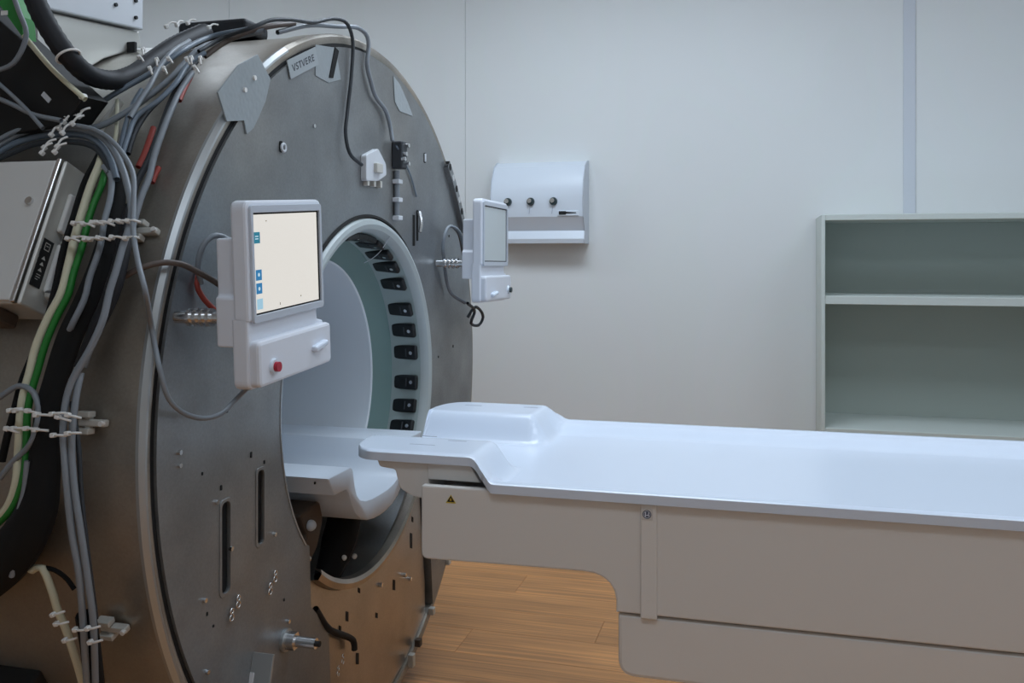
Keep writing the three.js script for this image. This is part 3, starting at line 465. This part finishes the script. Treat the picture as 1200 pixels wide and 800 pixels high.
cable([[-0.391, 1.492, 0.81], [-0.359, 1.517, 0.793], [-0.325, 1.53, 0.784], [-0.263, 1.531, 0.783], [-0.204, 1.525, 0.787], [-0.151, 1.504, 0.802], [-0.103, 1.467, 0.827], [-0.062, 1.419, 0.855], [-0.03, 1.359, 0.885], [-0.031, 1.309, 0.906], [-0.032, 1.267, 0.922], [-0.035, 1.24, 0.931], [-0.038, 1.192, 0.944], [-0.054, 1.145, 0.955], [-0.079, 1.097, 0.964], [-0.088, 1.063, 0.968], [-0.089, 1.016, 0.973], [-0.086, 0.983, 0.974], [-0.082, 0.948, 0.975], [-0.075, 0.855, 0.97], [-0.069, 0.791, 0.962], [-0.076, 0.707, 0.944], [-0.103, 0.582, 0.903]], 0.006, M.cable, 'long grey cable arching over the steel box and down to the floor');
cable([[-0.394, 1.479, 0.807], [-0.357, 1.505, 0.79], [-0.313, 1.517, 0.781], [-0.258, 1.52, 0.778], [-0.201, 1.513, 0.784], [-0.157, 1.491, 0.799], [-0.122, 1.461, 0.819], [-0.096, 1.428, 0.838]], 0.006, M.cableBlue, 'lower blue-grey cable of the arch above the steel box');
cable([[-0.387, 1.468, 0.814], [-0.351, 1.487, 0.801], [-0.304, 1.503, 0.791], [-0.238, 1.504, 0.79], [-0.185, 1.495, 0.796], [-0.141, 1.468, 0.814], [-0.115, 1.437, 0.833]], 0.0055, M.cableDark, 'dark grey cable lowest in the arch above the steel box');
cable([[-0.386, 1.503, 0.815], [-0.345, 1.527, 0.798], [-0.293, 1.535, 0.792], [-0.226, 1.533, 0.794], [-0.173, 1.522, 0.802], [-0.125, 1.5, 0.817], [-0.078, 1.466, 0.839], [-0.047, 1.433, 0.858], [-0.029, 1.392, 0.88], [-0.01, 1.337, 0.906], [0.013, 1.288, 0.925], [0.039, 1.241, 0.941], [0, 1.174, 0.872], [0.03, 1.11, 0.892], [0.035, 1.061, 0.877], [0.035, 1.032, 0.842], [0.035, 1.01, 0.781], [0.035, 1.009, 0.72], [0.04, 1.029, 0.68], [0.07, 1.055, 0.685]], 0.0045, M.cable, 'thin grey cable looping over the rim to the lit display');
cable([[-0.073, 1.107, 0.952], [-0.074, 1.063, 0.963], [-0.076, 0.993, 0.969], [-0.069, 0.921, 0.97], [-0.061, 0.845, 0.964], [-0.058, 0.775, 0.954], [-0.061, 0.707, 0.939], [-0.091, 0.581, 0.897]], 0.0055, M.cable, 'grey cable rightmost in the run down to the floor');
cable([[-0.094, 1.06, 0.949], [-0.076, 0.99, 0.954], [-0.071, 0.918, 0.954], [-0.066, 0.839, 0.949], [-0.065, 0.768, 0.938], [-0.069, 0.7, 0.922]], 0.004, M.cableDark, 'thin dark cable behind the rightmost grey cables');
cable([[-0.22, 0.931, 0.965], [-0.196, 0.958, 0.965], [-0.166, 0.984, 0.964], [-0.154, 1.004, 0.963], [-0.148, 1.046, 0.96], [-0.163, 1.075, 0.957], [-0.191, 1.082, 0.956], [-0.226, 1.063, 0.958], [-0.246, 1.052, 0.96]], 0.005, M.cable, 'grey cable crossing the green one from the left edge');
cable([[-0.161, 0.964, 0.97], [-0.168, 0.915, 0.969], [-0.18, 0.879, 0.967], [-0.193, 0.82, 0.961], [-0.208, 0.767, 0.953]], 0.0045, M.cable, 'thin grey cable hanging over the black sleeve');
cable([[-0.109, 1.66, 0.601], [-0.102, 1.617, 0.648], [-0.091, 1.569, 0.694], [-0.082, 1.523, 0.732], [-0.072, 1.472, 0.77], [-0.064, 1.436, 0.793], [-0.064, 1.397, 0.816], [-0.062, 1.357, 0.836], [-0.058, 1.31, 0.858], [-0.059, 1.259, 0.877], [-0.068, 1.212, 0.892], [-0.087, 1.16, 0.906], [-0.098, 1.111, 0.916]], 0.006, M.cable, 'straight grey cable right of the red one');
cable([[-0.133, 1.664, 0.589], [-0.11, 1.59, 0.668], [-0.091, 1.516, 0.732], [-0.086, 1.461, 0.771], [-0.09, 1.424, 0.794], [-0.08, 1.37, 0.824], [-0.069, 1.31, 0.852], [-0.07, 1.252, 0.874]], 0.006, M.cableDark, 'black cable between the red and the straight grey one');
cable([[-0.111, 1.651, 0.603], [-0.103, 1.625, 0.632], [-0.093, 1.593, 0.665]], 0.005, M.red, 'short red cable end near the tape');
cable([[-0.123, 1.537, 0.702], [-0.116, 1.51, 0.724], [-0.112, 1.483, 0.743], [-0.111, 1.457, 0.762]], 0.0055, M.red, 'red cable stub with a white cap on the drum');
cable([[-0.072, 1.456, 0.756], [-0.073, 1.441, 0.766], [-0.072, 1.427, 0.775]], 0.0055, M.red, 'small red mark of tubing beside the grey cable');
cable([[-0.03, 1.771, 0.46], [-0.12, 1.754, 0.473], [-0.126, 1.72, 0.548], [-0.127, 1.677, 0.603], [-0.127, 1.641, 0.645], [-0.145, 1.602, 0.684], [-0.17, 1.569, 0.714], [-0.207, 1.54, 0.739], [-0.25, 1.532, 0.744]], 0.006, M.cable, 'grey cable from the drum top joining the arch');
cable([[-0.05, 1.776, 0.468], [-0.16, 1.771, 0.45], [-0.15, 1.709, 0.579], [-0.162, 1.674, 0.623], [-0.172, 1.651, 0.649], [-0.199, 1.624, 0.677], [-0.226, 1.596, 0.704], [-0.241, 1.577, 0.72], [-0.25, 1.548, 0.744], [-0.293, 1.541, 0.718]], 0.0055, M.cableBlue, 'blue-grey cable crossing below the thick hose');
cable([[-0.094, 1.703, 0.58], [-0.107, 1.676, 0.613], [-0.1, 1.625, 0.668], [-0.111, 1.587, 0.705], [-0.137, 1.555, 0.732], [-0.13, 1.513, 0.765], [-0.12, 1.471, 0.795], [-0.111, 1.438, 0.815]], 0.005, M.cableBlue, 'blue-grey cable turning down behind the arch');
cable([[-0.118, 1.688, 0.574], [-0.116, 1.644, 0.627], [-0.125, 1.603, 0.669], [-0.137, 1.566, 0.703], [-0.137, 1.524, 0.738], [-0.127, 1.481, 0.77]], 0.0055, M.cableDark, 'dark cable turning down left of the red stub');
cable([[-0.2, 1.756, 0.478], [-0.162, 1.703, 0.595], [-0.155, 1.663, 0.643], [-0.142, 1.621, 0.687], [-0.14, 1.586, 0.719], [-0.138, 1.55, 0.75]], 0.005, M.cable, 'light grey cable on top of the tied bundle');
cable([[-0.181, 1.619, 0.66], [-0.177, 1.593, 0.686], [-0.172, 1.57, 0.706], [-0.156, 1.524, 0.744], [-0.143, 1.489, 0.77]], 0.0045, M.cableBlue, 'thin blue cable standing upright behind the bundle');
cable([[-0.367, 1.631, 0.83], [-0.324, 1.643, 0.83], [-0.301, 1.672, 0.83], [-0.294, 1.699, 0.83], [-0.309, 1.734, 0.83], [-0.329, 1.782, 0.83]], 0.0045, M.cable, 'thin grey lead looped over the green circuit board');
cable([[-0.381, 1.624, 0.82], [-0.314, 1.571, 0.82], [-0.258, 1.524, 0.83]], 0.004, M.cable, 'thin grey lead slanting across the black module');
cable([[-0.381, 1.59, 0.82], [-0.333, 1.571, 0.82], [-0.29, 1.552, 0.82], [-0.227, 1.538, 0.82]], 0.0045, M.cable, 'thin grey lead sagging across the black module');
cable([[-0.234, 1.601, 0.664], [-0.207, 1.565, 0.698], [-0.184, 1.527, 0.729], [-0.169, 1.492, 0.756]], 0.004, M.creamCable, 'short yellowish lead behind the arch');
cable([[-0.054, 1.256, 0.883], [-0.025, 1.272, 0.878], [0, 1.283, 0.856], [0.02, 1.282, 0.825], [0.03, 1.267, 0.786], [0.04, 1.249, 0.749], [0.06, 1.227, 0.726]], 0.0055, M.brownCable, 'brown cable crossing the rim to the back of the lit display');
cable([[0.015, 1.246, 0.753], [0.02, 1.28, 0.771], [0.03, 1.316, 0.768], [0.04, 1.332, 0.749], [0.05, 1.326, 0.727], [0.07, 1.31, 0.731]], 0.0055, M.cable, 'grey loop of cable behind the lit display');
cable([[0.07, 1.318, 0.725], [0.06, 1.307, 0.748], [0.05, 1.277, 0.746], [0.06, 1.246, 0.745], [0.07, 1.23, 0.731]], 0.0055, M.cable, 'smaller grey loop of cable close behind the lit display');
cable([[0.01, 1.267, 0.754], [0.01, 1.242, 0.759], [0.015, 1.218, 0.746], [0.03, 1.193, 0.728]], 0.005, M.red, 'red cable curving behind the lit display');
cable([[-0.114, 1.709, 0.571], [-0.1, 1.748, 0.511], [-0.03, 1.763, 0.517], [-0.01, 1.789, 0.471], [0, 1.806, 0.406], [0, 1.826, 0.301], [0.01, 1.856, 0.209], [0.012, 1.858, 0.148], [0.014, 1.829, 0.124], [0.014, 1.74, 0.129], [0.014, 1.64, 0.153], [0.016, 1.589, 0.166], [0.022, 1.543, 0.155], [0.03, 1.52, 0.104]], 0.0045, M.cableDark, 'thin black cable running over the top edge and down to the plug plate');
cable([[-0.03, 1.78, 0.407], [-0.01, 1.817, 0.31], [-0.01, 1.851, 0.159], [0.005, 1.867, 0.07], [0.012, 1.856, 0.034], [0.014, 1.829, 0.028], [0.014, 1.783, 0.038], [0.014, 1.74, 0.012], [0.014, 1.71, -0.015], [0.014, 1.682, -0.082], [0.016, 1.647, -0.106], [0.025, 1.604, -0.102]], 0.0055, M.cable, 'grey cable running over the top edge and down to the junction block');
cable([[0.03, 1.594, -0.114], [0.01, 1.566, -0.218], [0.008, 1.521, -0.281], [0.008, 1.469, -0.322]], 0.0025, M.cableBlue, 'hair-thin lead trailing from the junction block');
cable([[0.05, 1.143, -0.647], [0.02, 1.18, -0.59], [0.02, 1.268, -0.533], [0.03, 1.348, -0.497], [0.04, 1.388, -0.525], [0.06, 1.375, -0.549], [0.07, 1.309, -0.587]], 0.0055, M.cable, 'pinkish grey cable loop beside the far display');
cable([[0.04, 1.389, -0.557], [0.04, 1.364, -0.616], [0.05, 1.295, -0.63]], 0.005, M.brownCable, 'inner brown cable loop beside the far display');
cable([[0.08, 1.146, -0.582], [0.06, 1.108, -0.716], [0.05, 1.074, -0.71], [0.06, 1.064, -0.773], [0.07, 1.087, -0.78], [0.07, 1.127, -0.685], [0.05, 1.094, -0.674]], 0.005, M.cableDark, 'knot of dark wires hanging under the far display');
cable([[-0.215, 0.78, 0.919], [-0.206, 0.765, 0.917], [-0.182, 0.774, 0.918], [-0.168, 0.735, 0.91], [-0.164, 0.696, 0.9], [-0.158, 0.664, 0.89], [-0.156, 0.613, 0.872], [-0.16, 0.558, 0.849], [-0.172, 0.518, 0.829]], 0.0065, M.creamCable, 'tan cable low on the drum near the floor');
cable([[-0.187, 0.772, 0.913], [-0.158, 0.768, 0.912], [-0.138, 0.755, 0.909], [-0.126, 0.737, 0.905]], 0.004, M.black, 'short black wire curling off the tan cable');
cable([[-0.089, 0.705, 0.923], [-0.092, 0.665, 0.911], [-0.1, 0.614, 0.894], [-0.117, 0.546, 0.865]], 0.016, M.black, 'short thick black conduit at the bottom of the cable run');
cable([[-0.02, 1.812, 0.351], [-0.03, 1.79, 0.425], [-0.06, 1.767, 0.478], [-0.1, 1.74, 0.504], [-0.119, 1.705, 0.543]], 0.006, M.brownCable, 'brown-grey cable along the drum top');

// cable ties: a head with a strap
const tieGeo = (() => { const h = new RoundedBoxGeometry(0.0075, 0.0065, 0.0075, 1, 0.0015); const s = tube([[0.002, 0, 0.001], [0.012, 0.0005, 0.003], [0.022, -0.0005, -0.001]], 0.0018, 6, 6); return mg([h, s]); })();
const ROWS = [
  ['white cable tie among those binding the arch above the steel box', 'ties on the arch', 1.0, 'tie', 1.1, [[-0.248, 1.478, 0.843], [-0.249, 1.488, 0.837], [-0.249, 1.513, 0.82], [-0.221, 1.479, 0.843], [-0.222, 1.489, 0.836], [-0.24, 1.526, 0.811], [-0.226, 1.516, 0.819], [-0.237, 1.538, 0.803], [-0.238, 1.549, 0.795], [-0.239, 1.561, 0.785], [-0.216, 1.534, 0.806], [-0.212, 1.549, 0.794], [-0.216, 1.563, 0.783]]],
  ['white cable tie among those binding the bundle under the thick hose', 'ties on the top bundle', 0.6, 'tie', -0.9, [[-0.188, 1.683, 0.658], [-0.197, 1.704, 0.634], [-0.139, 1.652, 0.691], [-0.14, 1.673, 0.669], [-0.107, 1.65, 0.693], [-0.115, 1.674, 0.668], [-0.072, 1.67, 0.672], [-0.063, 1.672, 0.67], [-0.039, 1.648, 0.695], [-0.042, 1.67, 0.672]]],
  ['white cable tie on the black padded block at the drum top', 'ties on the padded block', 0.3, 'tie', 1.4, [[-0.2, 1.768, 0.557], [-0.2, 1.78, 0.522], [-0.2, 1.793, 0.484], [-0.18, 1.794, 0.436]]],
  ['white cable tie in the double row beside the steel box', 'ties beside the box', 0.0, 'tie', 0, [[-0.132, 1.35, 0.9], [-0.113, 1.349, 0.9], [-0.095, 1.351, 0.9], [-0.087, 1.351, 0.9], [-0.075, 1.35, 0.9], [-0.059, 1.353, 0.899], [-0.044, 1.353, 0.899], [-0.026, 1.353, 0.899], [-0.134, 1.324, 0.911], [-0.12, 1.325, 0.911], [-0.1, 1.323, 0.911], [-0.089, 1.323, 0.912], [-0.074, 1.325, 0.911], [-0.048, 1.326, 0.91], [-0.021, 1.324, 0.911]]],
  ['white cable tie in the double row across the black sleeve', 'ties across the sleeve', 0.0, 'tie', 0, [[-0.186, 1.046, 0.98], [-0.175, 1.046, 0.98], [-0.151, 1.047, 0.98], [-0.134, 1.041, 0.981], [-0.103, 1.044, 0.981], [-0.073, 1.044, 0.981], [-0.092, 1.04, 0.981], [-0.189, 1.017, 0.983], [-0.176, 1.018, 0.983], [-0.152, 1.019, 0.983], [-0.134, 1.018, 0.983], [-0.099, 1.011, 0.983], [-0.072, 1.015, 0.983]]],
  ['white cable tie in the lowest row near the floor', 'ties near the floor', 0.0, 'tie', 0.2, [[-0.129, 0.711, 0.95], [-0.126, 0.695, 0.946], [-0.09, 0.689, 0.945], [-0.065, 0.694, 0.946], [-0.116, 0.666, 0.938], [-0.066, 0.669, 0.939]]],
];
const ORD = ['first', 'second', 'third', 'fourth', 'fifth', 'sixth', 'seventh', 'eighth', 'ninth', 'tenth', 'eleventh', 'twelfth', 'thirteenth'];
const SPLIT = { 'ties beside the box': [8, 'beside the steel box'], 'ties across the sleeve': [7, 'across the black sleeve'], 'ties near the floor': [3, 'near the floor'], 'ties on the padded block': [9, 'on the black padded block'] };
for (const [label, group, , m, tilt, pts] of ROWS) {
  const sp = SPLIT[group], place = {};
  if (sp) for (const rowPts of [pts.slice(0, sp[0]), pts.slice(sp[0])]) [...rowPts].sort((a, b) => a[0] - b[0]).forEach((p, i) => { place[p.join()] = `${ORD[i]} white cable tie from the left in the ${sp[0] === 9 ? '' : pts.indexOf(p) < sp[0] ? 'upper ' : 'lower '}row ${sp[1]}`; });
  else pts.forEach((p, i) => { place[p.join()] = `${ORD[i]} white cable tie from the left ${group === 'ties on the arch' ? 'on the arch above the steel box' : 'on the bundle under the thick hose'}`; });
  for (const p of pts) {
    const t = shadows(new THREE.Mesh(tieGeo, M[m])); t.name = numbered('cable_tie'); t.position.set(...p); t.scale.setScalar(1.15); t.rotation.set(-Math.atan2(p[1] - HC, p[2]), 0, tilt + (rnd() - 0.5) * 0.4, 'XYZ'); scene.add(t); tag(t, place[p.join()] ?? label, 'cable tie', group);
  }
}
// clear plastic tie mounts fixed to the drum
for (const [u, label] of [[[-0.058, 1.338, 0.817], 'plastic tie mount on the drum at the end of the upper tie row'], [[-0.095, 1.017, 0.902], 'plastic tie mount on the drum at the end of the middle tie row'], [[-0.089, 0.658, 0.857], 'plastic tie mount on the drum at the end of the lowest tie row']]) {
  const t = thing('tie_mount', label, 'mount', u); t.rotation.x = -Math.atan2(u[1] - HC, u[2]);
  lpart('mount_base', rbox(-0.022, 0.03, -0.006, 0.006, -0.008, 0.006, 0.003), M.mount, t);
  for (const s of [-1, 1]) { lpart('prong', rbox(-0.024, 0.004, s * 0.014 - 0.005, s * 0.014 + 0.005, -0.006, 0.012, 0.002), M.mount, t); }
  lpart('mount_web', rbox(-0.01, 0.0, -0.016, 0.016, -0.006, 0.004, 0.002), M.mount, t);
  lpart('mount_screw', new THREE.CylinderGeometry(0.0045, 0.0045, 0.008, 10).rotateX(Math.PI / 2).translate(0.026, 0, 0.007), M.tie, t);
}
solo('cable_tie', new THREE.TorusGeometry(0.0205, 0.0022, 8, 24).rotateX(Math.PI / 2).rotateZ(0.55).translate(...[-0.195, 1.647, 0.84]), M.tie, 'white cable tie around the thick black hose', 'cable tie');
// white plastic standoff behind the arch
solo('plastic_standoff', rbox(-0.006, 0.006, -0.05, 0.05, -0.006, 0.006, 0.003).rotateX(-0.75).translate(...[-0.23, 1.561, 0.694]), M.mount, 'white upright plastic standoff behind the arch of cables', 'standoff');
// dark fitting at the lower left corner
{
  const f = thing('valve_block', 'dark machined block with fittings low at the side of the drum', 'block', onBarrel(-0.36, -30, 0.89));
  f.rotation.x = 30 * Math.PI / 180;
  lpart('block_body', rbox(-0.14, 0.06, -0.10, 0.03, 0, 0.05, 0.006), M.dark, f);
  lpart('block_plate', rbox(-0.14, 0.05, -0.10, -0.02, 0.05, 0.058, 0.003), M.boxSteel, f);
  for (const [x, y] of [[0.035, 0.012], [0.0, 0.015], [0.05, -0.01]]) lpart('fitting', new THREE.CylinderGeometry(0.008, 0.009, 0.016, 12).rotateX(Math.PI / 2).translate(x, y, 0.056), M.chrome, f);
}

renderer.render(scene, camera);
